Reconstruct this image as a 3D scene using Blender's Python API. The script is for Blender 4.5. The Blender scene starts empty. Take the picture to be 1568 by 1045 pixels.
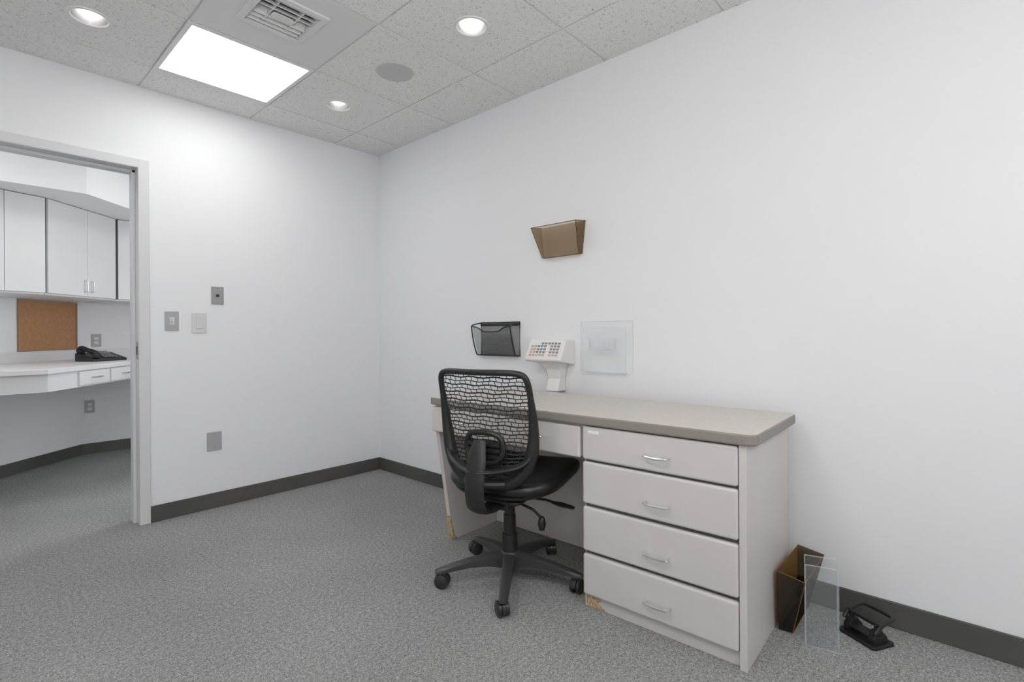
import bpy, bmesh, math
from mathutils import Matrix, Vector
H=1.100; C=2.539; W=2.338; D=3.569; GX=1.343; GY=3.258; S=0.6096; HB=.096
X0=-1.5; Y0=-1.7; WT=.12
sc=bpy.context.scene
sc.view_settings.view_transform='Standard'
sc.view_settings.look='None'
col=bpy.context.collection
# ---------------- materials ----------------
def mat(n,c,rough=.5,metal=0,spec=.5,coat=0):
    m=bpy.data.materials.new(n); m.use_nodes=True
    b=m.node_tree.nodes['Principled BSDF']
    b.inputs['Base Color'].default_value=(*c,1); b.inputs['Roughness'].default_value=rough
    b.inputs['Metallic'].default_value=metal; b.inputs['Specular IOR Level'].default_value=spec
    b.inputs['Coat Weight'].default_value=coat
    return m
def nodes(m): return m.node_tree.nodes, m.node_tree.links, m.node_tree.nodes['Principled BSDF']
def noisy(m,c1,c2,scale,detail=2,lo=.4,hi=.6,bump=0,bdist=.002,dist=0):
    N,L,b=nodes(m)
    tc=N.new('ShaderNodeTexCoord'); nz=N.new('ShaderNodeTexNoise'); nz.inputs['Scale'].default_value=scale
    nz.inputs['Detail'].default_value=detail; nz.inputs['Distortion'].default_value=dist
    L.new(tc.outputs['Object'],nz.inputs['Vector'])
    r=N.new('ShaderNodeValToRGB'); r.color_ramp.elements[0].position=lo; r.color_ramp.elements[1].position=hi
    r.color_ramp.elements[0].color=(*c1,1); r.color_ramp.elements[1].color=(*c2,1)
    L.new(nz.outputs['Fac'],r.inputs['Fac']); L.new(r.outputs['Color'],b.inputs['Base Color'])
    if bump:
        bp=N.new('ShaderNodeBump'); bp.inputs['Strength'].default_value=bump; bp.inputs['Distance'].default_value=bdist
        L.new(nz.outputs['Fac'],bp.inputs['Height']); L.new(bp.outputs['Normal'],b.inputs['Normal'])
    return m
wallm=noisy(mat('wall_paint',(.85,.85,.86),.75,spec=.2),(.833,.837,.850),(.848,.852,.865),1.2,2,.3,.7)
# carpet
carpet=mat('carpet_grey',(.2,.2,.2),.95,spec=.05)
N,L,b=nodes(carpet)
tc=N.new('ShaderNodeTexCoord')
n1=N.new('ShaderNodeTexNoise'); n1.inputs['Scale'].default_value=190; n1.inputs['Detail'].default_value=4; n1.inputs['Roughness'].default_value=.75
n2=N.new('ShaderNodeTexVoronoi'); n2.inputs['Scale'].default_value=230
n3=N.new('ShaderNodeTexNoise'); n3.inputs['Scale'].default_value=1.3; n3.inputs['Detail'].default_value=2
n4=N.new('ShaderNodeTexNoise'); n4.inputs['Scale'].default_value=70; n4.inputs['Detail'].default_value=2
for q in (n1,n2,n3,n4): L.new(tc.outputs['Object'],q.inputs['Vector'])
r1=N.new('ShaderNodeValToRGB'); e=r1.color_ramp.elements
e[0].position=.35; e[0].color=(.12,.122,.122,1); e[1].position=.65; e[1].color=(.60,.60,.595,1)
x=e.new(.5); x.color=(.32,.322,.32,1)
ad=N.new('ShaderNodeMixRGB'); ad.blend_type='MIX'; ad.inputs['Fac'].default_value=.22
L.new(n1.outputs['Fac'],ad.inputs['Color1']); L.new(n4.outputs['Fac'],ad.inputs['Color2'])
L.new(ad.outputs['Color'],r1.inputs['Fac'])
mx=N.new('ShaderNodeMixRGB'); mx.blend_type='MULTIPLY'; mx.inputs['Fac'].default_value=.35
L.new(r1.outputs['Color'],mx.inputs['Color1'])
r2=N.new('ShaderNodeValToRGB'); r2.color_ramp.elements[0].position=0; r2.color_ramp.elements[0].color=(1.25,1.25,1.25,1); r2.color_ramp.elements[1].position=.7; r2.color_ramp.elements[1].color=(.6,.6,.6,1)
L.new(n2.outputs['Distance'],r2.inputs['Fac']); L.new(r2.outputs['Color'],mx.inputs['Color2'])
m3=N.new('ShaderNodeMixRGB'); m3.blend_type='MULTIPLY'; m3.inputs['Fac'].default_value=1
r3=N.new('ShaderNodeValToRGB'); r3.color_ramp.elements[0].position=.3; r3.color_ramp.elements[0].color=(.9,.9,.9,1); r3.color_ramp.elements[1].position=.7; r3.color_ramp.elements[1].color=(1.08,1.08,1.08,1)
L.new(n3.outputs['Fac'],r3.inputs['Fac']); L.new(mx.outputs['Color'],m3.inputs['Color1']); L.new(r3.outputs['Color'],m3.inputs['Color2'])
L.new(m3.outputs['Color'],b.inputs['Base Color'])
bp=N.new('ShaderNodeBump'); bp.inputs['Strength'].default_value=.3; bp.inputs['Distance'].default_value=.004
L.new(n1.outputs['Fac'],bp.inputs['Height']); L.new(bp.outputs['Normal'],b.inputs['Normal'])
# ceiling tile
tile=mat('ceiling_tile_fissured',(.6,.6,.6),.9,spec=.1)
N,L,b=nodes(tile)
tc=N.new('ShaderNodeTexCoord'); n1=N.new('ShaderNodeTexNoise'); n1.inputs['Scale'].default_value=105; n1.inputs['Detail'].default_value=2; n1.inputs['Distortion'].default_value=1.2
L.new(tc.outputs['Object'],n1.inputs['Vector'])
r1=N.new('ShaderNodeValToRGB'); e=r1.color_ramp.elements; e[0].position=.31; e[0].color=(.50,.50,.49,1); e[1].position=.42; e[1].color=(.83,.83,.82,1)
L.new(n1.outputs['Fac'],r1.inputs['Fac']); L.new(r1.outputs['Color'],b.inputs['Base Color'])
bp=N.new('ShaderNodeBump'); bp.inputs['Strength'].default_value=.3; bp.inputs['Distance'].default_value=.002
L.new(r1.outputs['Color'],bp.inputs['Height']); L.new(bp.outputs['Normal'],b.inputs['Normal'])
tbar=mat('grid_bar_white',(.74,.74,.74),.6)
white=mat('white_enamel',(.78,.78,.78),.45)
ventm=mat('vent_enamel',(.74,.74,.74),.5)
dark=mat('duct_dark',(.05,.05,.05),.9)
silver=mat('can_reflector',(.7,.7,.7),.3,1)
def emis(n,c,s):
    m=bpy.data.materials.new(n); m.use_nodes=True; N=m.node_tree.nodes; N.clear()
    e=N.new('ShaderNodeEmission'); e.inputs['Color'].default_value=(*c,1); e.inputs['Strength'].default_value=s
    o=N.new('ShaderNodeOutputMaterial'); m.node_tree.links.new(e.outputs[0],o.inputs[0]); return m
lens=emis('troffer_lens',(1,.997,.99),7.5)
lens_r=emis('troffer_lens_rear',(1,.997,.99),15.5)
lens2=emis('troffer_lens_b',(1,.995,.98),8)
hall_glow=emis('hall_fill_emission',(.98,.99,1),3.6)  # emission for the unseen panel added to light the nook
lamp=emis('downlight_lamp',(1,.97,.92),8)
basem=noisy(mat('rubber_base',(.09,.09,.085),.5),(.085,.084,.078),(.10,.098,.092),3)
framem=mat('door_frame_paint',(.70,.70,.71),.45)
metal=mat('brushed_metal',(.6,.6,.6),.3,1)
chrome=mat('chrome',(.85,.85,.85),.15,1)
platem=mat('plate_grey',(.42,.42,.42),.4)
plated=mat('plate_steel',(.36,.36,.36),.35,.5)
platew=mat('plate_white',(.68,.68,.68),.4)
deskf=noisy(mat('desk_laminate',(.5,.47,.45),.4),(.63,.595,.575),(.65,.615,.595),4)
deskt=noisy(mat('desk_top_laminate',(.5,.46,.41),.35),(.58,.54,.49),(.62,.58,.53),60,3)
deske=mat('desk_edge_band',(.27,.25,.22),.45)
chip=noisy(mat('particle_board',(.5,.35,.2),.9),(.40,.27,.13),(.62,.48,.31),90,2)
plastic=mat('black_plastic',(.016,.016,.017),.42)
leather=noisy(mat('black_leather',(.012,.012,.013),.32),(.010,.010,.011),(.018,.018,.019),200,2,bump=.15,bdist=.001)
meshm=mat('mesh_fabric',(.022,.022,.024),.7)
castm=mat('caster_nylon',(.03,.03,.03),.35)
basegrey=mat('base_nylon',(.05,.05,.052),.35)
wire=mat('black_wire',(.015,.015,.015),.4)
cork=noisy(mat('cork',(.45,.22,.1),.9),(.42,.215,.105),(.47,.25,.13),60,3)
corkf=mat('cork_frame',(.36,.24,.15),.5)
cabm=noisy(mat('cabinet_laminate',(.68,.68,.68),.4),(.72,.72,.725),(.74,.74,.745),2)
gapm=mat('shadow_gap',(.16,.16,.16),.9)
devw=mat('device_white',(.76,.76,.75),.35)
devg=mat('device_key_grey',(.22,.22,.23),.4)
devo=mat('device_key_tan',(.55,.40,.30),.4)
paper=mat('paper_label',(.85,.85,.85),.6)
def thin(n,tr,dc,df,gl):
    m=bpy.data.materials.new(n); m.use_nodes=True; N=m.node_tree.nodes; L=m.node_tree.links; N.clear()
    t=N.new('ShaderNodeBsdfTransparent'); t.inputs[0].default_value=(*tr,1)
    d=N.new('ShaderNodeBsdfDiffuse'); d.inputs[0].default_value=(*dc,1)
    g=N.new('ShaderNodeBsdfGlossy'); g.inputs['Roughness'].default_value=.08
    a=N.new('ShaderNodeMixShader'); a.inputs[0].default_value=df; L.new(t.outputs[0],a.inputs[1]); L.new(d.outputs[0],a.inputs[2])
    c=N.new('ShaderNodeMixShader'); c.inputs[0].default_value=gl; L.new(a.outputs[0],c.inputs[1]); L.new(g.outputs[0],c.inputs[2])
    o=N.new('ShaderNodeOutputMaterial'); L.new(c.outputs[0],o.inputs[0]); return m
smoke=thin('smoke_acrylic',(.84,.78,.69),(.42,.34,.24),.24,.03)
smoked=thin('smoke_acrylic_dark',(.55,.45,.32),(.17,.11,.06),.25,.03)
smoke_shade=thin('smoke_acrylic_shaded',(.38,.32,.22),(.035,.032,.022),.30,.05)  # darkened copy of the smoke acrylic; shadow beside the desk put into the colour
smokebr=thin('smoke_acrylic_brown',(.45,.30,.16),(.30,.17,.07),.55,.04)
clear=thin('clear_acrylic',(.985,.988,.99),(.9,.9,.92),.012,.02)
clearf=thin('clear_acrylic_thick',(.93,.94,.945),(.8,.82,.84),.07,.05)
cleare=thin('clear_acrylic_edge',(.97,.975,.98),(.9,.92,.95),.20,.04)
# fine mesh screen (holes through alpha)
screen=mat('steel_screen',(.015,.015,.015),.5)
N,L,b=nodes(screen)
tc=N.new('ShaderNodeTexCoord'); sp=N.new('ShaderNodeSeparateXYZ'); L.new(tc.outputs['Object'],sp.inputs[0])
def cells(sock):
    a=N.new('ShaderNodeMath'); a.operation='MULTIPLY'; a.inputs[1].default_value=300; L.new(sock,a.inputs[0])
    f=N.new('ShaderNodeMath'); f.operation='FRACT'; L.new(a.outputs[0],f.inputs[0])
    g=N.new('ShaderNodeMath'); g.operation='LESS_THAN'; g.inputs[1].default_value=.23; L.new(f.outputs[0],g.inputs[0]); return g
a=cells(sp.outputs['Y']); c=cells(sp.outputs['Z']); o=N.new('ShaderNodeMath'); o.operation='MAXIMUM'
L.new(a.outputs[0],o.inputs[0]); L.new(c.outputs[0],o.inputs[1]); L.new(o.outputs[0],b.inputs['Alpha'])
# ---------------- mesh helpers ----------------
def finish(bm,name,mats,parent=None,bevel=0,seg=2,smooth=False,M=None,solid=0,sub=0):
    if M: bmesh.ops.transform(bm,matrix=M,verts=bm.verts)
    bmesh.ops.recalc_face_normals(bm,faces=bm.faces)
    me=bpy.data.meshes.new(name); bm.to_mesh(me); bm.free()
    for m in (mats if isinstance(mats,(list,tuple)) else [mats]): me.materials.append(m)
    if smooth:
        for p in me.polygons: p.use_smooth=True
        try: me.set_sharp_from_angle(angle=math.radians(40))
        except Exception: pass
    o=bpy.data.objects.new(name,me); col.objects.link(o)
    if parent: o.parent=parent
    if solid:
        s=o.modifiers.new('s','SOLIDIFY'); s.thickness=solid; s.offset=0
    if bevel:
        s=o.modifiers.new('b','BEVEL'); s.width=bevel; s.segments=seg; s.limit_method='ANGLE'; s.angle_limit=math.radians(40)
    if sub:
        s=o.modifiers.new('u','SUBSURF'); s.levels=sub; s.render_levels=sub
    return o
def empty(name,loc=(0,0,0),rz=0,M=None):
    o=bpy.data.objects.new(name,None); col.objects.link(o); o.empty_display_size=.05
    if M is not None: o.matrix_world=M
    else: o.location=loc; o.rotation_euler=(0,0,rz)
    return o
def box(bm,x0,x1,y0,y1,z0,z1,mi=0,M=None):
    vs=[bm.verts.new(p) for p in [(x0,y0,z0),(x1,y0,z0),(x1,y1,z0),(x0,y1,z0),(x0,y0,z1),(x1,y0,z1),(x1,y1,z1),(x0,y1,z1)]]
    for f in [(0,3,2,1),(4,5,6,7),(0,1,5,4),(1,2,6,5),(2,3,7,6),(3,0,4,7)]:
        bm.faces.new([vs[i] for i in f]).material_index=mi
    if M: bmesh.ops.transform(bm,matrix=M,verts=vs)
    return vs
def prism(bm,poly,z0,z1,mi=0,mside=None,M=None,axis='z'):
    def P(p,z):
        return (p[0],p[1],z) if axis=='z' else ((p[0],z,p[1]) if axis=='y' else (z,p[0],p[1]))
    a=[bm.verts.new(P(p,z0)) for p in poly]; b=[bm.verts.new(P(p,z1)) for p in poly]
    bm.faces.new(a[::-1]).material_index=mi; bm.faces.new(b).material_index=mi
    n=len(poly)
    for i in range(n): bm.faces.new([a[i],a[(i+1)%n],b[(i+1)%n],b[i]]).material_index=mi if mside is None else mside
    if M: bmesh.ops.transform(bm,matrix=M,verts=a+b)
def roundrect(x0,x1,y0,y1,r,n=6):
    o=[]
    for cx,cy,a0 in [(x1-r,y1-r,0),(x0+r,y1-r,90),(x0+r,y0+r,180),(x1-r,y0+r,270)]:
        for i in range(n+1):
            a=math.radians(a0+90*i/n); o.append((cx+r*math.cos(a),cy+r*math.sin(a)))
    return o
def tube(bm,pts,r,segs=8,mi=0,closed=False,flat=None):
    pts=[Vector(p) for p in pts]; n=len(pts)
    rr=r if isinstance(r,(list,tuple)) else [r]*n
    T=[]
    for i in range(n):
        if closed: t=pts[(i+1)%n]-pts[i-1]
        else: t=pts[min(i+1,n-1)]-pts[max(i-1,0)]
        T.append(t.normalized())
    up=Vector((0,0,1)) if abs(T[0].z)<.9 else Vector((1,0,0))
    nrm=(up-T[0]*up.dot(T[0])).normalized(); rings=[]
    for i in range(n):
        nrm=(nrm-T[i]*nrm.dot(T[i])).normalized(); bn=T[i].cross(nrm)
        fl=flat if flat else (1,1)
        rings.append([bm.verts.new(pts[i]+(nrm*math.cos(2*math.pi*k/segs)*fl[0]+bn*math.sin(2*math.pi*k/segs)*fl[1])*rr[i]) for k in range(segs)])
    for i in range(n if closed else n-1):
        A=rings[i]; B=rings[(i+1)%n]
        for k in range(segs): bm.faces.new([A[k],A[(k+1)%segs],B[(k+1)%segs],B[k]]).material_index=mi
    if not closed:
        bm.faces.new(rings[0][::-1]).material_index=mi; bm.faces.new(rings[-1]).material_index=mi
def lathe(bm,prof,cx,cy,segs=32,mi=0,M=None,caps=(False,False)):
    rings=[[bm.verts.new((cx+r*math.cos(2*math.pi*k/segs),cy+r*math.sin(2*math.pi*k/segs),z)) for k in range(segs)] for r,z in prof]
    for i in range(len(prof)-1):
        for k in range(segs): bm.faces.new([rings[i][k],rings[i][(k+1)%segs],rings[i+1][(k+1)%segs],rings[i+1][k]]).material_index=mi
    if caps[0]: bm.faces.new(rings[0]).material_index=mi
    if caps[1]: bm.faces.new(rings[-1]).material_index=mi
    if M: bmesh.ops.transform(bm,matrix=M,verts=[v for r in rings for v in r])
def smoothpts(pts,n=6,closed=False):
    P=[Vector(p) for p in pts]; o=[]; m=len(P)
    for i in range(m if closed else m-1):
        if closed: a,b,c,d=P[i-1],P[i],P[(i+1)%m],P[(i+2)%m]
        else: a,b,c,d=P[max(i-1,0)],P[i],P[i+1],P[min(i+2,m-1)]
        for k in range(n):
            t=k/n
            o.append(.5*((2*b)+(c-a)*t+(2*a-5*b+4*c-d)*t*t+(3*b-a-3*c+d)*t**3))
    if not closed: o.append(P[-1])
    return o
# ---------------- room shell ----------------
bm=bmesh.new(); box(bm,X0-.1,W+.12,Y0-.1,6.2,-.06,0); finish(bm,'floor',carpet)
bm=bmesh.new(); box(bm,W,W+.12,Y0,D+WT,0,C+.15); finish(bm,'wall_right',wallm)
bm=bmesh.new(); box(bm,X0-.12,X0,Y0,D+WT,0,C+.15); finish(bm,'wall_left',wallm)
bm=bmesh.new(); box(bm,X0-.12,W+.12,Y0-.12,Y0,0,C+.15); finish(bm,'wall_front',wallm)
DX1=.7325; DX0=-.19; DH=2.068
bm=bmesh.new()
box(bm,DX1,W,D,D+WT,0,C+.15); box(bm,X0,DX0,D,D+WT,0,C+.15); box(bm,DX0,DX1,D,D+WT,DH,C+.15)
finish(bm,'wall_back',wallm)
# ceiling
bm=bmesh.new()
g=.005
cx0=lambda i:GX+i*S
cans=[(0,-3),(0,-1),(-2,-1),(0,-6),(-2,-6)]
spk=(0,-2); vent=(-1,-2)
panels=[(-1,-1),(-3,-4),(-4,-7),(-1,-8)]
def holetile(bm,x0,x1,y0,y1,z,cx,cy,r,sq=False,mi=0):
    n=48
    def per(a):
        c,s=math.cos(a),math.sin(a); t=min(((x1-cx)/c if c>1e-6 else ((x0-cx)/c if c<-1e-6 else 9)),((y1-cy)/s if s>1e-6 else ((y0-cy)/s if s<-1e-6 else 9)))
        return (cx+c*t,cy+s*t)
    O=[];I=[]
    for k in range(n):
        a=2*math.pi*(k+.5)/n if not sq else 2*math.pi*k/n+math.pi/4
        c,s=math.cos(a),math.sin(a)
        q=r/max(abs(c),abs(s)) if sq else r
        O.append(bm.verts.new((*per(a),z))); I.append(bm.verts.new((cx+c*q,cy+s*q,z)))
    for k in range(n):
        bm.faces.new([O[k],O[(k+1)%n],I[(k+1)%n],I[k]]).material_index=mi
    for (px,py) in [(x0,y0),(x1,y0),(x1,y1),(x0,y1)]:
        best=None
        for k in range(n):
            A_=O[k].co; B_=O[(k+1)%n].co
            if abs(A_.x-B_.x)>1e-5 and abs(A_.y-B_.y)>1e-5 and abs((A_.x+B_.x)/2-px)<.1 and abs((A_.y+B_.y)/2-py)<.1:
                best=k
        if best is not None:
            bm.faces.new([O[best],bm.verts.new((px,py,z)),O[(best+1)%n]]).material_index=mi
for i in range(-7,2):
    for j in range(-9,1):
        x0,x1=max(cx0(i),X0),min(cx0(i+1),W); y0,y1=max(GY+j*S,Y0),min(GY+(j+1)*S,D)
        if x1-x0<.02 or y1-y0<.02: continue
        if (i,j) in panels: continue
        a0,a1,b0,b1=x0+g,x1-g,y0+g,y1-g
        if x1==W: a1=W
        if y1==D: b1=D
        if (i,j) in cans or (i,j)==vent:
            mi=2 if (i,j)==vent else 0
            holetile(bm,a0,a1,b0,b1,C,(x0+x1)/2-(.02 if mi else 0),(y0+y1)/2-(.03 if mi else 0),.07 if not mi else .125,sq=bool(mi),mi=mi)
            for (p,q) in [((a0,b0),(a1,b0)),((a1,b0),(a1,b1)),((a1,b1),(a0,b1)),((a0,b1),(a0,b0))]:
                bm.faces.new([bm.verts.new((p[0],p[1],C)),bm.verts.new((q[0],q[1],C)),bm.verts.new((q[0],q[1],C+.012)),bm.verts.new((p[0],p[1],C+.012))]).material_index=mi
        else: box(bm,a0,a1,b0,b1,C,C+.012,0)
for i in range(-6,3):
    x=cx0(i)
    if X0<x<W: box(bm,x-.012,x+.012,Y0,D,C+.005,C+.03,1)
for j in range(-9,2):
    y=GY+j*S
    if Y0<y<D: box(bm,X0,W,y-.0119,y+.0119,C+.0051,C+.0299,1)
finish(bm,'ceiling',[tile,tbar,ventm])
# troffer panels
for n_,(i,j) in enumerate(panels):
    x0,x1,y0,y1=cx0(i)+.003,cx0(i+1)-.003,GY+j*S+.003,GY+(j+1)*S-.003
    x0=max(x0,X0); y0=max(y0,Y0)
    e=empty('ceiling_light_panel',((x0+x1)/2,(y0+y1)/2,C)); hx=(x1-x0)/2; hy=(y1-y0)/2
    bm=bmesh.new(); t=.022
    box(bm,-hx,hx,-hy,-hy+t,-.003,.03); box(bm,-hx,hx,hy-t,hy,-.003,.03); box(bm,-hx,-hx+t,-hy+t,hy-t,-.003,.03); box(bm,hx-t,hx,-hy+t,hy-t,-.003,.03)
    finish(bm,'rim',white,e)
    bm=bmesh.new(); box(bm,-hx+t,hx-t,-hy+t,hy-t,.004,.006); finish(bm,'lens',lens if n_==0 else lens_r,e)
# downlights
for i,j in cans:
    cx,cy=cx0(i)+S/2,GY+j*S+S/2
    e=empty('recessed_downlight',(cx,cy,C))
    bm=bmesh.new(); lathe(bm,[(.066,.002),(.070,-.004),(.084,-.005),(.086,0)],0,0,40); finish(bm,'trim_ring',white,e,smooth=True)
    bm=bmesh.new(); lathe(bm,[(.066,.002),(.062,.03),(.055,.09),(.05,.12)],0,0,40); finish(bm,'reflector',silver,e,smooth=True)
    bm=bmesh.new(); lathe(bm,[(.001,.066),(.025,.068),(.038,.078),(.046,.095),(.05,.115)],0,0,32); finish(bm,'lamp',lamp,e,smooth=True)
# speaker
e=empty('ceiling_speaker',(cx0(spk[0])+S/2,GY+(spk[1]+.5)*S,C))
bm=bmesh.new(); lathe(bm,[(.001,-.004),(.08,-.004),(.092,-.006),(.1,-.004),(.102,0)],0,0,48); finish(bm,'grille',noisy(mat('speaker_grille',(.4,.4,.4),.6),(.52,.52,.52),(.60,.60,.60),300,1),e,smooth=True)
# vent
vx,vy=cx0(vent[0])+S/2-.02,GY+(vent[1]+.5)*S-.03
e=empty('air_vent',(vx,vy,C))
bm=bmesh.new()
def sqring(bm,r0,z0,r1,z1,mi=0):
    a=[bm.verts.new((sx*r0,sy*r0,z0)) for sx,sy in [(-1,-1),(1,-1),(1,1),(-1,1)]]; b2=[bm.verts.new((sx*r1,sy*r1,z1)) for sx,sy in [(-1,-1),(1,-1),(1,1),(-1,1)]]
    for k in range(4): bm.faces.new([a[k],a[(k+1)%4],b2[(k+1)%4],b2[k]]).material_index=mi
sqring(bm,.15,0,.148,-.008); sqring(bm,.148,-.008,.122,-.010); sqring(bm,.122,-.010,.118,.03)
sqring(bm,.118,.03,.118,.08,1)
box(bm,-.118,.118,-.118,.118,.075,.08,1)
finish(bm,'frame',[ventm,dark],e)
bm=bmesh.new()
for s in (-1,1):
    for k in range(3):
        y=s*(.104-.034*k)
        prism(bm,[(y,-.004),(y+s*.004,-.002),(y-s*.004,.012),(y-s*.018,.028),(y-s*.022,.026),(y-s*.008,.010)],-.116,.116,axis='x')
for xx in (-.055,.055): box(bm,xx-.003,xx+.003,-.116,.116,.0,.03)
prism(bm,[(x_*.9,y_) for x_,y_ in roundrect(-.055,.055,-.022,.022,.021,6)],-.008,-.003)
finish(bm,'louvers',ventm,e)
# baseboards
bm=bmesh.new(); box(bm,W-.010,W,Y0,D,0,HB); finish(bm,'baseboard_right',basem,bevel=.003)
bm=bmesh.new(); box(bm,.781,W-.010,D-.010,D,0,HB); finish(bm,'baseboard_back',basem,bevel=.003)
bm=bmesh.new(); box(bm,X0,X0+.01,Y0,D,0,HB); finish(bm,'baseboard_left',basem,bevel=.003)
bm=bmesh.new(); box(bm,X0,W,Y0,Y0+.01,0,HB); finish(bm,'baseboard_front',basem,bevel=.003)
# door frame
e=empty('door_1')
bm=bmesh.new(); t=.048
for (a,b2) in [(DX1-.001,DX1+t),(DX0-t,DX0+.001)]:
    box(bm,a,b2,D-.016,D+.001,0,DH+t); box(bm,a,b2,D+WT,D+WT+.016,0,DH+t)
box(bm,DX0,DX1,D-.016,D,DH,DH+t); box(bm,DX0,DX1,D+WT,D+WT+.016,DH,DH+t)
box(bm,DX1-.004,DX1,D-.016,D+WT+.016,0,DH); box(bm,DX0,DX0+.004,D-.016,D+WT+.016,0,DH); box(bm,DX0,DX1,D-.016,D+WT+.016,DH-.004,DH)
box(bm,DX1-.020,DX1-.004,D+.055,D+WT,0,DH-.004); box(bm,DX0+.004,DX0+.020,D+.055,D+WT,0,DH-.004); box(bm,DX0+.004,DX1-.004,D+.055,D+WT,DH-.02,DH-.004)
finish(bm,'frame',framem,e,bevel=.002)
bm=bmesh.new(); box(bm,DX1-.006,DX1-.003,D+.005,D+.045,.96,1.06); finish(bm,'strike_plate',plated,e)
bm=bmesh.new(); box(bm,DX1-.007,DX1-.005,D+.015,D+.035,.985,1.035); finish(bm,'strike_hole',dark,e)
# wall plates on back wall
def plate(name,x,z,w,h,m,kind,y=D,M=None):
    e=empty(name,(x,y,z)) if M is None else empty(name,M=M)
    bm=bmesh.new(); prism(bm,roundrect(-w/2,w/2,-h/2,h/2,.004,3),-.006,-.0005,axis='y'); finish(bm,'cover',m,e,bevel=.0015)
    bm=bmesh.new()
    if kind=='toggle':
        box(bm,-.012,.012,-.0075,-.006,-.022,.022); box(bm,-.006,.006,-.018,-.006,-.006,.012)
    elif kind=='rocker':
        box(bm,-.017,.017,-.009,-.006,-.034,.034)
    elif kind=='knob':
        lathe(bm,[(.001,.012),(.008,.012),(.009,0)],0,0,16,M=Matrix.Translation((0,-.006,0))@Matrix.Rotation(math.pi/2,4,'X'))
        lathe(bm,[(.001,.002),(.003,.002),(.003,0)],0,0.045,8,M=Matrix.Rotation(math.pi/2,4,'X')@Matrix.Translation((0,0,.006)))
    elif kind=='outlet':
        for zz in (-.02,.02): prism(bm,roundrect(-.016,.016,zz-.014,zz+.014,.008,4),-.009,-.006,axis='y')
    else:
        box(bm,-.003,.003,-.0075,-.006,.038,.044); box(bm,-.003,.003,-.0075,-.006,-.044,-.038)
    mm={'toggle':platew,'rocker':platew,'knob':dark,'outlet':platew}.get(kind,plated)
    finish(bm,'control',mm,e,bevel=.001)
    return e
plate('light_switch',.894,1.183,.073,.115,platem,'toggle')
plate('rocker_light_switch',1.04,1.172,.085,.122,platew,'rocker')
plate('thermostat_plate',1.144,1.348,.073,.112,plated,'knob')
plate('blank_wall_plate',1.121,.422,.085,.118,platem,'blank')
# ---------------- hall / work nook ----------------
HYB=6.08
poly=[(W+.1,HYB),(.805,HYB),(-.35,5.0),(X0,5.0)]
def wallstrip(name,p,q,t,z0,z1,m,off=0):
    p=Vector(p);q=Vector(q); d=(q-p).normalized(); n=Vector((d.y,-d.x))
    n = n if n.y>0 else -n
    p=p-n*off; q=q-n*off
    bm=bmesh.new(); prism(bm,[tuple(p),tuple(q),tuple(q+n*t),tuple(p+n*t)],z0,z1); return finish(bm,name,m)
bm=bmesh.new(); prism(bm,[(W+.12,HYB),(.805,HYB),(-.35,5.0),(X0,5.0),(X0,6.3),(W+.12,6.3)],0,C+.15); finish(bm,'wall_nook',wallm)
bm=bmesh.new(); box(bm,W,W+.12,D+WT,6.3,0,C+.15); finish(bm,'wall_nook_right',wallm)
bm=bmesh.new(); box(bm,X0-.12,X0,D+WT,6.3,0,C+.15); finish(bm,'wall_nook_left',wallm)
bm=bmesh.new(); box(bm,X0,W,D+WT,HYB+.1,C,C+.02); finish(bm,'ceiling_nook',wallm)
for k,(p,q) in enumerate(zip(poly[:-1],poly[1:])):
    wallstrip('baseboard_nook_%s'%['back','diagonal','left'][k],p,q,.010,0,HB,basem,off=.010)
# added glowing panel, out of view, brightens the nook wall under the counter
e=empty('hall_fill_panel',(W,4.10,1.15))
bm=bmesh.new()
for a in [(-.03,-.001,-.36,-.31,-.95,.95),(-.03,-.001,.31,.36,-.95,.95),(-.03,-.001,-.31,.31,.90,.95),(-.03,-.001,-.31,.31,-.95,-.90)]: box(bm,*a)
finish(bm,'frame',framem,e)
bm=bmesh.new(); box(bm,-.015,-.010,-.31,.31,-.90,.90); finish(bm,'glow_pane',hall_glow,e)
# soffit
bm=bmesh.new(); prism(bm,[(X0,4.72),(.663,4.72),(1.55,5.62),(W,5.62),(W,HYB-.001),(.806,HYB-.001),(-.349,4.999),(X0,4.999)],2.12,C-.001); finish(bm,'trim_soffit',wallm)
# upper cabinets
e=empty('upper_cabinet')
z0,z1=1.42,2.118
A=[(-.6,4.70),(.468,5.075),(.2,5.50),(-.352,4.985),(-.6,4.985)]
B=[(.472,5.078),(.975,5.575),(.80,6.04),(.2,5.505)]
CC=[(.98,5.58),(2.0,5.58),(2.0,6.07),(.83,6.07)]
bm=bmesh.new()
for P in (A,B,CC): prism(bm,P,z0,z1)
finish(bm,'carcass',gapm,e)
bm=bmesh.new()
def door(bm,p,q,a,b2,z0,z1,t=.018):
    p=Vector(p);q=Vector(q); d=(q-p).normalized(); n=Vector((d.y,-d.x)); n=n if n.y<0 else -n
    P=p+d*a; Q=p+d*b2
    prism(bm,[tuple(P),tuple(Q),tuple(Q+n*t),tuple(P+n*t)],z0,z1)
LA=(Vector(A[1])-Vector(A[0])).length; LB=(Vector(B[1])-Vector(B[0])).length
door(bm,A[0],A[1],0,LA-.234,z0-.004,z1-.003); door(bm,A[0],A[1],LA-.231,LA-.002,z0-.004,z1-.003)
door(bm,B[0],B[1],.008,LB*.53,z0-.004,z1-.003); door(bm,B[0],B[1],LB*.53+.003,LB-.02,z0-.004,z1-.003)
door(bm,CC[0],CC[1],.012,.45,z0-.004,z1-.003); door(bm,CC[0],CC[1],.454,1.0,z0-.004,z1-.003)
for P in (A,B,CC): prism(bm,P,z0-.018,z0-.004)
finish(bm,'doors',cabm,e,bevel=.0015)
bm=bmesh.new()
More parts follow.
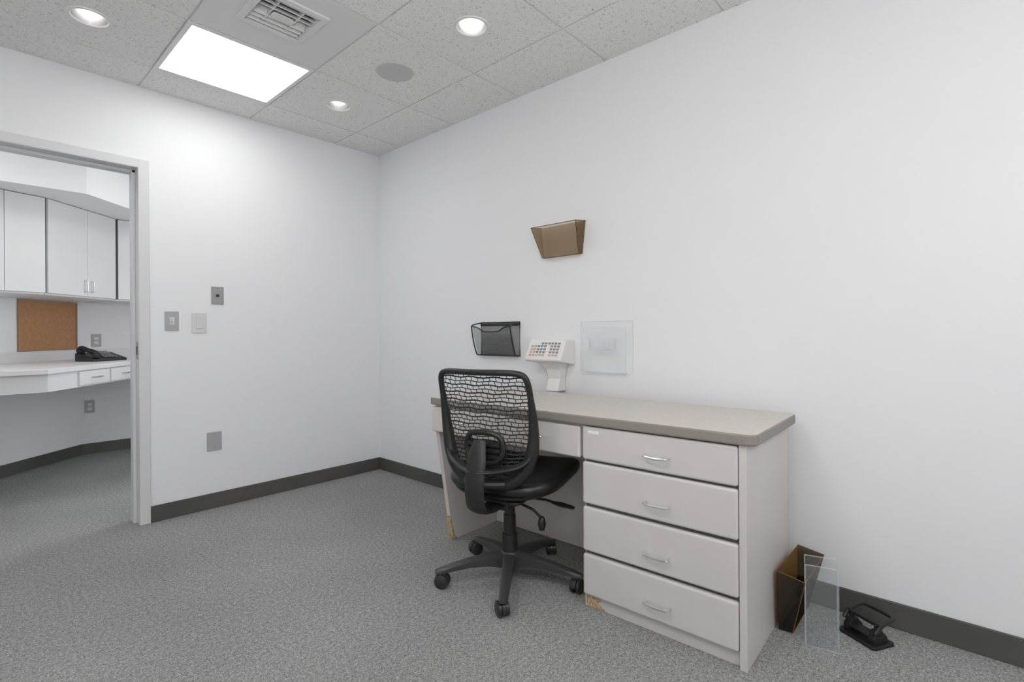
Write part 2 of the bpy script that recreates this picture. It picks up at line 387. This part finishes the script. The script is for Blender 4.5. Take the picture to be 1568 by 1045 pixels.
dB=(Vector(B[1])-Vector(B[0])).normalized(); nB=Vector((dB.y,-dB.x))
for s in (LB*.53-.03,LB*.53+.036):
    p=Vector(B[0])+dB*s+nB*.018; a=p+nB*.025
    tube(bm,[(p.x,p.y,1.45),(a.x,a.y,1.455),(a.x,a.y,1.535),(p.x,p.y,1.54)],.0045,8)
finish(bm,'pulls',metal,e,smooth=True)
# counter
e=empty('work_counter'); ch=.885
F=[(X0+.002,4.38),(.42,4.38),(1.06,5.24),(1.5,5.44),(W-.002,5.44)]
back=[(W-.002,HYB-.001),(.806,HYB-.001),(-.35,4.999),(X0+.002,4.999)]
bm=bmesh.new(); prism(bm,F+back,ch-.035,ch); finish(bm,'top',cabm,e,bevel=.004)
bm=bmesh.new()
Fi=[(x_+.0,y_+.03) for x_,y_ in F]
for p,q in zip(Fi[:-1],Fi[1:]):
    p=Vector(p);q=Vector(q);d=(q-p).normalized();n=Vector((-d.y,d.x))
    prism(bm,[tuple(p),tuple(q),tuple(q+n*.02),tuple(p+n*.02)],ch-.150,ch-.035)
finish(bm,'apron',cabm,e)
bm=bmesh.new(); p=Vector(Fi[1]);q=Vector(Fi[2]);d=(q-p).normalized();n=Vector((d.y,-d.x)); LL=(q-p).length
for a,b2 in [(.30,.66),(.68,LL-.01)]:
    P=p+d*a;Q=p+d*b2; prism(bm,[tuple(P),tuple(Q),tuple(Q+n*.014),tuple(P+n*.014)],ch-.14,ch-.042)
finish(bm,'drawers',cabm,e,bevel=.002)
bm=bmesh.new()
for s in (.48,.87):
    c=p+d*s+n*.014; a=c-d*.045; b2=c+d*.045; a2=a+n*.025; b3=b2+n*.025
    tube(bm,[(a.x,a.y,ch-.09),(a2.x,a2.y,ch-.09),(b3.x,b3.y,ch-.09),(b2.x,b2.y,ch-.09)],.004,8)
finish(bm,'pulls',metal,e,smooth=True)
bm=bmesh.new()
for p,q in zip(poly[:-1],poly[1:]):
    p=Vector(p);q=Vector(q); d=(q-p).normalized(); n=Vector((d.y,-d.x)); n=n if n.y<0 else -n
    if p.x>W: p.x=W-.003
    prism(bm,[tuple(p+n*.001),tuple(q+n*.001),tuple(q+n*.02),tuple(p+n*.02)],ch,ch+.085)
finish(bm,'backsplash',cabm,e)
# corkboard on diagonal wall
d=(Vector((.805,6.08))-Vector((-.35,5.0))).normalized(); ang=math.atan2(d.y,d.x)
ctr=Vector((.565,5.848)); 
t_=(ctr-Vector((-.35,5.0))).dot(d); ctr=Vector((-.35,5.0))+d*t_
e=empty('corkboard',M=Matrix.Translation((ctr.x,ctr.y,1.183))@Matrix.Rotation(ang,4,'Z'))
bm=bmesh.new(); box(bm,-.27,.27,-.010,-.001,-.200,.200); finish(bm,'cork_sheet',cork,e)
bm=bmesh.new()
for a in [(-.28,.28,-.018,-.001,.200,.212),(-.28,.28,-.018,-.001,-.212,-.200),(-.28,-.27,-.018,-.001,-.200,.200),(.27,.28,-.018,-.001,-.200,.200)]: box(bm,*a)
finish(bm,'frame',corkf,e,bevel=.002)
plate('data_wall_plate',.916,1.05,.075,.118,platem,'outlet',y=HYB)
plate('wall_outlet',.865,.437,.075,.118,platem,'outlet',y=HYB)
# desk phone
e=empty('desk_phone',(.845,5.43,ch+.001),rz=math.radians(28))
bm=bmesh.new(); prism(bm,[(-.10,0),(.10,0),(.10,.065),(.08,.07),(-.10,.02)],-.13,.15,M=None,axis='x'); finish(bm,'body',plastic,e,bevel=.006,seg=3)
bm=bmesh.new()
tube(bm,smoothpts([(-.09,-.10,.05),(-.095,-.07,.075),(-.095,0,.09),(-.095,.07,.11),(-.09,.10,.095)],5),.018,10,flat=(1,1.2))
for y,z in ((-.085,.05),(.085,.09)): lathe(bm,[(.001,z-.02),(.028,z-.02),(.032,z),(.02,z+.02),(.001,z+.02)],-.092,y,16)
finish(bm,'handset',plastic,e,smooth=True)
bm=bmesh.new(); sl=math.atan2(.05,.18)
for i in range(4):
    for j in range(4):
        M=Matrix.Translation((-.01+.028*i,-.07+.028*j,.028+.0278*.278*j+.008))@Matrix.Rotation(sl,4,'X'); box(bm,-.009,.009,-.007,.007,-.002,.004,M=M)
box(bm,-.03,.11,-.03,.03,-.002,.004,M=Matrix.Translation((0,.06,.068))@Matrix.Rotation(sl,4,'X'))
finish(bm,'keys',devg,e)
# ---------------- desk ----------------
DL=1.585; DD=.572
e=empty('desk',(1.698,.503,0),math.radians(1.5))
bm=bmesh.new(); prism(bm,roundrect(0,DD,0,DL,.035,6),.732,.770,0,1); finish(bm,'desktop',[deskt,deske],e,bevel=.007,seg=3)
bm=bmesh.new(); box(bm,.036,DD-.01,.058,.648,0,.731); box(bm,.016,DD-.01,.034,.0575,0,.732); box(bm,.03,DD-.01,.6485,.652,0,.731)
finish(bm,'pedestal',deskf,e,bevel=.001)
bm=bmesh.new()
for z0,z1 in [(.594,.726),(.419,.585),(.231,.406),(.056,.218)]: box(bm,.010,.035,.060,.652,z0,z1)
for a,b2 in [(.664,1.108),(1.114,1.570)]: box(bm,.010,.035,a,b2,.594,.722)
finish(bm,'drawer_fronts',deskf,e,bevel=.009,seg=4)
bm=bmesh.new(); box(bm,.0355,.0365,.058,.648,.05,.73); finish(bm,'drawer_gaps',gapm,e)
bm=bmesh.new(); box(bm,.036,.50,.655,1.544,.60,.731); finish(bm,'drawer_box',deskf,e)
bm=bmesh.new(); prism(bm,[(.038,.731),(.038,.60),(.135,0.0),(DD-.02,0.0),(DD-.02,.731)],1.545,1.570,axis='y'); finish(bm,'leg_panel',deskf,e,bevel=.001)
bm=bmesh.new(); box(bm,.478,.496,.653,1.544,.004,.60); finish(bm,'modesty_panel',deskf,e)
bm=bmesh.new()
for yc,zc in [(.335,.655),(.335,.485),(.335,.300),(.335,.125),(.885,.665),(1.36,.665)]:
    tube(bm,smoothpts([(.012,yc-.045,zc),(-.012,yc-.044,zc-.002),(-.018,yc-.036,zc-.004),(-.020,yc,zc-.006),(-.018,yc+.036,zc-.004),(-.012,yc+.044,zc-.002),(.012,yc+.045,zc)],4),.0042,8)
finish(bm,'pulls',chrome,e,smooth=True)
bm=bmesh.new(); box(bm,.0092,.0105,.575,.625,.700,.712); finish(bm,'label',paper,e)
bm=bmesh.new()
def leg(z): return .038+(.60-z)*(.097/.60)
prism(bm,[(leg(.0)-.0015,.002),(leg(.13)-.0015,.13),(leg(.11)+.006,.11),(leg(.08)+.004,.08),(leg(.06)+.012,.06),(leg(.03)+.010,.03),(leg(0)+.03,.002)],1.543,1.5445,axis='y')
prism(bm,[(leg(.0)-.0025,.002),(leg(.13)-.0025,.13),(leg(.13),.13),(leg(0),.002)],1.5435,1.5715,axis='y')
prism(bm,[(.652,.002),(.652,.050),(.60,.050),(.585,.035),(.60,.022),(.57,.010),(.568,.002)],.0345,.0360,axis='x')
prism(bm,[(.030,.002),(.030,.054),(.045,.05),(.05,.02),(.07,.002)],.6515,.6535,axis='y')
finish(bm,'chipped_edges',chip,e)
# ---------------- chair ----------------
HUB=(1.675,1.535,0)
e=empty('office_chair',HUB,math.radians(14.0))
th0=math.radians(1.5-14.0)
bm=bmesh.new()
lathe(bm,[(.001,.135),(.030,.135),(.042,.125),(.050,.10),(.050,.065),(.035,.060),(.001,.060)],0,0,24)
for k in range(5):
    a=th0+k*2*math.pi/5
    M=Matrix.Rotation(a,4,'Z')
    sec=[(.03,.028,.062,.125),(.10,.024,.075,.122),(.18,.022,.077,.110),(.26,.020,.068,.094),(.315,.018,.060,.080),(.332,.012,.062,.075)]
    rings=[]
    for x_,w_,a0,a1 in sec:
        ring=[(x_,-w_,a0),(x_,-w_,a1-.008),(x_,-w_*.55,a1),(x_,w_*.55,a1),(x_,w_,a1-.008),(x_,w_,a0)]
        rings.append([bm.verts.new(M@Vector(p)) for p in ring])
    for A_,B_ in zip(rings[:-1],rings[1:]):
        for q in range(6): bm.faces.new([A_[q],A_[(q+1)%6],B_[(q+1)%6],B_[q]])
    bm.faces.new(rings[-1]); bm.faces.new(rings[0][::-1])
finish(bm,'star_base',basegrey,e,smooth=True)
bm=bmesh.new()
for k in range(5):
    a=th0+k*2*math.pi/5; M=Matrix.Rotation(a,4,'Z')@Matrix.Translation((.312,0,0))@Matrix.Rotation(math.radians(40+55*k),4,'Z')
    for s in (-1,1):
        lathe(bm,[(.001,-.010),(.022,-.010),(.030,-.006),(.030,.006),(.022,.010),(.001,.010)],0,0,20,M=M@Matrix.Translation((.012,s*.015,.030))@Matrix.Rotation(math.pi/2,4,'X'))
    pr=[(.012+.034*math.cos(math.radians(t)),.030+.034*math.sin(math.radians(t))) for t in range(0,201,20)]
    prism(bm,pr,-.007,.007,M=M,axis='y')
    lathe(bm,[(.009,.05),(.009,.078)],0,0,12,M=M)
finish(bm,'casters',castm,e,smooth=True)
bm=bmesh.new()
lathe(bm,[(.036,.12),(.034,.20),(.033,.205),(.028,.206),(.027,.29),(.024,.291),(.022,.355)],0,0,24)
finish(bm,'gas_lift',plastic,e,smooth=True)
bm=bmesh.new()
prism(bm,roundrect(-.12,.10,-.06,.06,.02,4),.345,.392); prism(bm,roundrect(-.17,.16,-.13,.13,.03,4),.390,.404)
finish(bm,'mechanism',plastic,e,bevel=.004)
bm=bmesh.new()
tube(bm,[(.03,-.05,.366),(.04,-.16,.364),(.04,-.20,.358)],.006,8)
tube(bm,[(.04,-.19,.358),(.04,-.23,.354),(.04,-.29,.348)],[.010,.018,.012],10,flat=(.5,1.2))
tube(bm,[(-.02,-.05,.355),(-.03,-.13,.338),(-.03,-.165,.312)],.006,8)
lathe(bm,[(.001,-.040),(.012,-.037),(.018,-.01),(.013,.012),(.007,.020),(.001,.022)],0,0,14,M=Matrix.Translation((-.03,-.172,.295)))
finish(bm,'levers',plastic,e,smooth=True)
# seat
def supr(a,b2,n,z,cx=0,cy=0,segs=48,dz=None):
    o=[]
    for k in range(segs):
        t=2*math.pi*k/segs; c=math.cos(t); s=math.sin(t)
        x_=cx+a*math.copysign(abs(c)**(2/n),c); y_=cy+b2*math.copysign(abs(s)**(2/n),s)
        o.append((x_,y_,z+(dz(x_,y_) if dz else 0)))
    return o
def rings2mesh(bm,R,capb=True,capt=True,mi=0):
    V=[[bm.verts.new(p) for p in r] for r in R]; n=len(V[0])
    for A_,B_ in zip(V[:-1],V[1:]):
        for k in range(n): bm.faces.new([A_[k],A_[(k+1)%n],B_[(k+1)%n],B_[k]]).material_index=mi
    if capb: bm.faces.new(V[0][::-1]).material_index=mi
    if capt:
        c=bm.verts.new(sum((v.co for v in V[-1]),Vector())/n)
        for k in range(n): bm.faces.new([V[-1][k],V[-1][(k+1)%n],c]).material_index=mi
dz=lambda x_,y_: -.6*max(0,x_-.23)**1.6 + .35*y_*y_ + .07*max(0,x_)
bm=bmesh.new(); R=[]
for s,z in [(.78,.410),(.92,.414),(.985,.428),(1.0,.445),(.985,.461),(.94,.472),(.86,.476),(.7,.472),(.45,.464),(.2,.460)]:
    R.append(supr(.266*s,.262*s,3.6,z,cx=.072,dz=dz))
rings2mesh(bm,R); finish(bm,'seat_cushion',leather,e,smooth=True,sub=1)
bm=bmesh.new(); rings2mesh(bm,[supr(a,b2,3,z,cx=.045,dz=dz) for a,b2,z in [(.14,.15,.395),(.20,.21,.400),(.235,.240,.412),(.24,.245,.424)]]); finish(bm,'seat_pan',plastic,e,smooth=True)
# back
def bx(y_,z): return -.195-.075*((z-.48)/.47)+.7*y_*y_ + .02*math.sin(math.pi*min(max((z-.48)/.47,0),1))
half=[(0,.941),(.10,.942),(.162,.940),(.194,.929),(.206,.900),(.210,.84),(.210,.75),(.206,.67),(.194,.60),(.168,.54),(.115,.495),(.05,.478)]
full=half+[(0,.475)]+[(-y_,z) for y_,z in half[:0:-1]]
pts=smoothpts([(bx(y_,z),y_,z) for y_,z in full],4,closed=True)
rad=[.0125+.0145*min(1,max(0,(.84-p.z)/.22)) for p in pts]
bm=bmesh.new(); tube(bm,pts,rad,10,closed=True)
finish(bm,'back_frame',plastic,e,smooth=True)
def hw(z):
    L_=[(z_,y_) for y_,z_ in half][::-1]
    if z<=L_[0][0]: return L_[0][1]
    for (z0,y0),(z1,y1) in zip(L_[:-1],L_[1:]):
        if z0<=z<=z1 or z1<=z<=z0:
            return y0+(y1-y0)*(z-z0)/(z1-z0+1e-9)
    return 0.05
bm=bmesh.new(); z=.492; row=0
while z<.936:
    w_=hw(z); n=14; low=z<.62
    tube(bm,[(bx(-w_+2*w_*k/n,z),-w_+2*w_*k/n,z+.003*math.sin(k*1.6+row)) for k in range(n+1)],.0038 if low else (.0019 if row%2 else .0030),4)
    zn=z+.0165
    if zn<.940:
        y_=-.21+(.014 if row%2 else 0)+.004*math.sin(row*2.3)
        while y_<.21:
            if abs(y_)<min(w_,hw(zn)): tube(bm,[(bx(y_,z),y_,z),(bx(y_,zn),y_+.002,zn)],.0018,4)
            y_+=.028
    z=zn; row+=1
finish(bm,'back_mesh',meshm,e)
# lumbar support + spine
bm=bmesh.new()
def off(y_,z,o): return (bx(y_,z)-o,y_,z)
lp=smoothpts([off(.080,.665,.012),off(.045,.690,.014),off(-.045,.690,.014),off(-.080,.665,.012),off(-.085,.61,.016),off(-.045,.57,.02),off(.045,.57,.02),off(.085,.61,.016)],4,closed=True)
tube(bm,lp,.012,8,closed=True)
for zz in (.595,.62,.645): tube(bm,[off(-.075,zz,.014),off(0,zz,.017),off(.075,zz,.014)],.013,6)
finish(bm,'lumbar_support',plastic,e,smooth=True)
bm=bmesh.new()
sp_=smoothpts([(-.250,0,.665),(-.268,0,.62),(-.282,0,.56),(-.292,0,.50),(-.290,0,.44),(-.270,0,.395),(-.20,0,.372),(-.08,0,.370)],5)
tube(bm,sp_,[.020+.012*min(1,i/8) for i in range(len(sp_))],12,flat=(.5,1.4))
for s in (-1,1):
    tube(bm,smoothpts([(-.280,s*.01,.545),(-.264,s*.06,.548),(-.225,s*.12,.556),(-.20,s*.170,.575),(bx(.195,.61),s*.196,.61)],4),.018,8,flat=(.7,1.3))
    tube(bm,smoothpts([(-.285,s*.01,.50),(-.250,s*.04,.49),(-.21,s*.09,.487)],4),.015,8)
finish(bm,'spine_bracket',plastic,e,smooth=True)
# ---------------- file pockets ----------------
def pocket(name,M,w=.31,h=.18,d0=.03,d1=.098,m=smoke,ms=smoked,mb=smoke,mr=smoked):
    e=empty(name,M=M)
    bm=bmesh.new()
    V=lambda *p: bm.verts.new(p)
    def quad(mi,*ps): bm.faces.new([V(*p) for p in ps]).material_index=mi
    b0=(0,.022,0);b1=(0,w-.022,0);t0=(0,0,h);t1=(0,w,h)
    f0=(-d0,.028,0);f1=(-d0,w-.028,0);g0=(-d1,0,h*.93);g1=(-d1,w,h*.93)
    quad(2,b0,b1,t1,t0); quad(0,f0,f1,g1,g0); quad(1,b0,f0,g0,t0); quad(1,b1,f1,g1,t1); quad(1,b0,b1,f1,f0)
    finish(bm,'tray',[m,ms,mb],e)
    bm=bmesh.new(); tube(bm,[t0,g0,g1,t1],.0018,6); tube(bm,[g0,f0,f1,g1],.0016,6); finish(bm,'rim',mr,e)
    return e
pocket('wall_file_holder',Matrix.Translation((W-.003,1.562,1.532)))
pocket('wall_file_holder',Matrix(((0,1,0,2.018),(1,0,0,.530),(0,0,1,.003),(0,0,0,1))),w=.303,h=.222,d0=.045,d1=.092,m=smoke_shade,ms=smoke_shade,mb=smokebr,mr=smokebr)
# mesh wall holder
e=empty('mesh_file_holder',(W-.004,2.045,.958))
w_,h_=.335,.208
bm=bmesh.new()
tube(bm,[(0,0,0),(0,w_,0),(0,w_,h_),(0,0,h_)],.004,8,closed=True)
tube(bm,smoothpts([(-.088,0,.185),(-.086,.06,.172),(-.083,.11,.150),(-.083,.225,.150),(-.086,.275,.172),(-.088,w_,.185)],5),.004,8)
for y_ in (0,w_):
    tube(bm,smoothpts([(0,y_,.205),(-.045,y_,.200),(-.082,y_,.190),(-.088,y_,.170),(-.070,y_,.08),(-.045,y_,.010),(-.03,y_,.0),(0,y_,0)],5),.004,8)
tube(bm,[(-.035,0,0),(-.035,w_,0)],.004,8)
tube(bm,[(-.001,0,.193),(-.001,w_,.193)],.007,8)
finish(bm,'wire_frame',wire,e,smooth=True)
bm=bmesh.new()
V=lambda *p: bm.verts.new(p)
fr=[(-.088,0,.185),(-.086,.06,.172),(-.083,.11,.150),(-.083,.225,.150),(-.086,.275,.172),(-.088,w_,.185)]
for p,q in zip(fr[:-1],fr[1:]): bm.faces.new([V(*p),V(*q),V(-.035,q[1],.002),V(-.035,p[1],.002)])
bm.faces.new([V(0,0,0),V(0,w_,0),V(0,w_,h_),V(0,0,h_)])
bm.faces.new([V(0,0,0),V(0,w_,0),V(-.035,w_,.002),V(-.035,0,.002)])
finish(bm,'mesh_panels',screen,e)
# clear acrylic wall holder
e=empty('acrylic_sign_holder',(W-.002,1.278,.885))
bm=bmesh.new()
V=lambda *p: bm.verts.new(p)
bm.faces.new([V(-.003,0,0),V(-.003,.32,0),V(-.003,.32,.275),V(-.003,0,.275)])
bm.faces.new([V(-.026,.03,0),V(-.026,.29,0),V(-.026,.29,.24),V(-.026,.03,.24)])
finish(bm,'sheet',clear,e)
bm=bmesh.new()
for a in [(-.004,0,0,.32,.2735,.275),(-.004,0,0,.0015,0,.275),(-.004,0,.3185,.32,0,.275),(-.028,-.025,.03,.29,.239,.240),(-.028,-.024,.028,.030,0,.24),(-.028,-.024,.290,.292,0,.24),(-.028,0,.03,.29,-.001,.0005)]: box(bm,*a)
finish(bm,'edges',cleare,e)
bm=bmesh.new()
bm.faces.new([bm.verts.new(p) for p in [(-.052,.085,.125),(-.052,.235,.125),(-.052,.235,.185),(-.052,.085,.185)]])
box(bm,-.052,-.027,.085,.235,.123,.125); box(bm,-.052,-.027,.0845,.086,.125,.185); box(bm,-.052,-.027,.234,.2355,.125,.185)
finish(bm,'card_pocket',cleare,e)
# keypad device
e=empty('wall_keypad_console',(W,1.64,0))
bm=bmesh.new()
prism(bm,[(-.001,1.055),(-.078,1.060),(-.084,1.056),(-.138,.952),(-.137,.943),(-.120,.936),(-.001,.920)],0,.255,axis='y')
finish(bm,'housing',devw,e,bevel=.005,seg=3)
bm=bmesh.new()
Bv=Vector((-.084,0,1.056)); Cv=Vector((-.138,0,.952)); t=(Bv-Cv).normalized(); nn=Vector((-t.z,0,t.x))
MM=Matrix(((0,t.x,nn.x,Cv.x),(1,0,0,0),(0,t.z,nn.z,Cv.z),(0,0,0,1)))
prism(bm,roundrect(.015,.24,.010,.108,.006,3),.0002,.0022,0,M=MM)
for i in range(9):
    for j in range(5):
        if i>5 and j>3: continue
        if i==3 and j<4: continue
        x_=.028+.023*i; y_=.018+.018*j
        box(bm,x_,x_+.015,y_,y_+.011,.002,.005,2 if (i>6 or j==0) else 1,M=MM)
finish(bm,'keypad',[devw,devg,devo],e)
bm=bmesh.new()
R=[]
for y0,y1,x0_,z in [(.06,.145,-.085,.7715),(.062,.143,-.08,.785),(.062,.145,-.06,.84),(.055,.155,-.065,.89),(.035,.19,-.09,.935)]:
    R.append([(-.004,y0,z),(-.004,y1,z),(x0_,y1,z),(x0_,y0,z)])
rings2mesh(bm,R); finish(bm,'stand',devw,e,bevel=.004)
# clear brochure holder on floor
e=empty('brochure_holder',(2.022,.338,0),math.radians(16))
bm=bmesh.new(); w2=.098; hh=.305
V=lambda *p: bm.verts.new(p)
for x_,h1 in ((0,hh-.02),(.038,hh)): bm.faces.new([V(x_,0,.002),V(x_,w2,.002),V(x_,w2,h1),V(x_,0,h1)])
for y_ in (0,w2): bm.faces.new([V(0,y_,.002),V(.038,y_,.002),V(.038,y_,hh),V(0,y_,hh-.02)])
bm.faces.new([V(0,0,.002),V(.038,0,.002),V(.038,w2,.002),V(0,w2,.002)])
finish(bm,'box',clearf,e)
bm=bmesh.new()
for x_,y_,zt in [(0,0,hh-.02),(0,w2,hh-.02),(.038,0,hh),(.038,w2,hh)]: box(bm,x_-.0012,x_+.0018,y_-.0015,y_+.0015,0.001,zt)
box(bm,-.001,.003,0,w2,hh-.022,hh-.019); box(bm,.036,.040,0,w2,hh-.002,hh+.001); box(bm,-.001,.003,0,w2,0.001,.004)
finish(bm,'edges',cleare,e)
# hole punch
e=empty('hole_punch',(2.19,.285,0),math.radians(60))
bm=bmesh.new(); prism(bm,roundrect(-.07,.07,-.05,.05,.012,4),0,.012); finish(bm,'tray',plastic,e,bevel=.003)
bm=bmesh.new()
for s in (-1,1):
    prism(bm,[(-.03,.012),(.035,.012),(.035,.03),(.02,.055),(-.005,.055),(-.03,.03)],s*.045-.012,s*.045+.012,axis='x')
    lathe(bm,[(.007,.055),(.007,.075)],s*.045,.008,12,caps=(False,True))
prism(bm,roundrect(-.06,.06,-.008,.034,.008,3),.030,.036)
finish(bm,'punch_body',plastic,e,bevel=.002)
bm=bmesh.new()
tube(bm,smoothpts([(-.058,.03,.05),(-.060,.0,.075),(-.058,-.05,.085),(-.04,-.066,.086),(.04,-.066,.086),(.058,-.05,.085),(.060,.0,.075),(.058,.03,.05)],4),.007,8)
tube(bm,[(-.06,.005,.072),(.06,.005,.072)],.008,8)
finish(bm,'handle',plastic,e,smooth=True)
# ---------------- nook light ----------------
for x_,y_ in ((-.35,4.02),(1.5,4.1)):
    e=empty('ceiling_light_panel',(x_,y_,C))
    bm=bmesh.new(); box(bm,-.30,.30,-.30,.30,-.006,-.001); finish(bm,'rim',white,e)
    bm=bmesh.new(); box(bm,-.28,.28,-.28,.28,-.009,-.0065); finish(bm,'lens',lens2,e)
# added fill light behind the camera, aimed up to brighten the ceiling
ld=bpy.data.lights.new('ceiling_fill','AREA'); ld.energy=34; ld.size=.7; ld.color=(1,.99,.98)
lo=bpy.data.objects.new('ceiling_fill',ld); lo.location=(-.6,-.5,1.4); col.objects.link(lo)
d_=Vector((.3,.45,1)).normalized(); lo.rotation_euler=d_.to_track_quat('-Z','Y').to_euler()
# world
w=bpy.data.worlds.new('world'); sc.world=w; w.use_nodes=True
w.node_tree.nodes['Background'].inputs[0].default_value=(.5,.5,.5,1); w.node_tree.nodes['Background'].inputs[1].default_value=.3
# camera
psi=math.radians(47.885); rho=math.radians(-.357)
cd=bpy.data.cameras.new('camera'); cam=bpy.data.objects.new('camera',cd); col.objects.link(cam)
cam.matrix_world=Matrix.Translation((0,0,H))@Matrix.Rotation(-psi,4,'Z')@Matrix.Rotation(math.pi/2,4,'X')@Matrix.Rotation(rho,4,'Z')
cd.sensor_width=36; cd.lens=777.6/1568*36; cd.shift_y=-(522.5-509.7)/1568; cd.clip_start=.02
sc.camera=cam
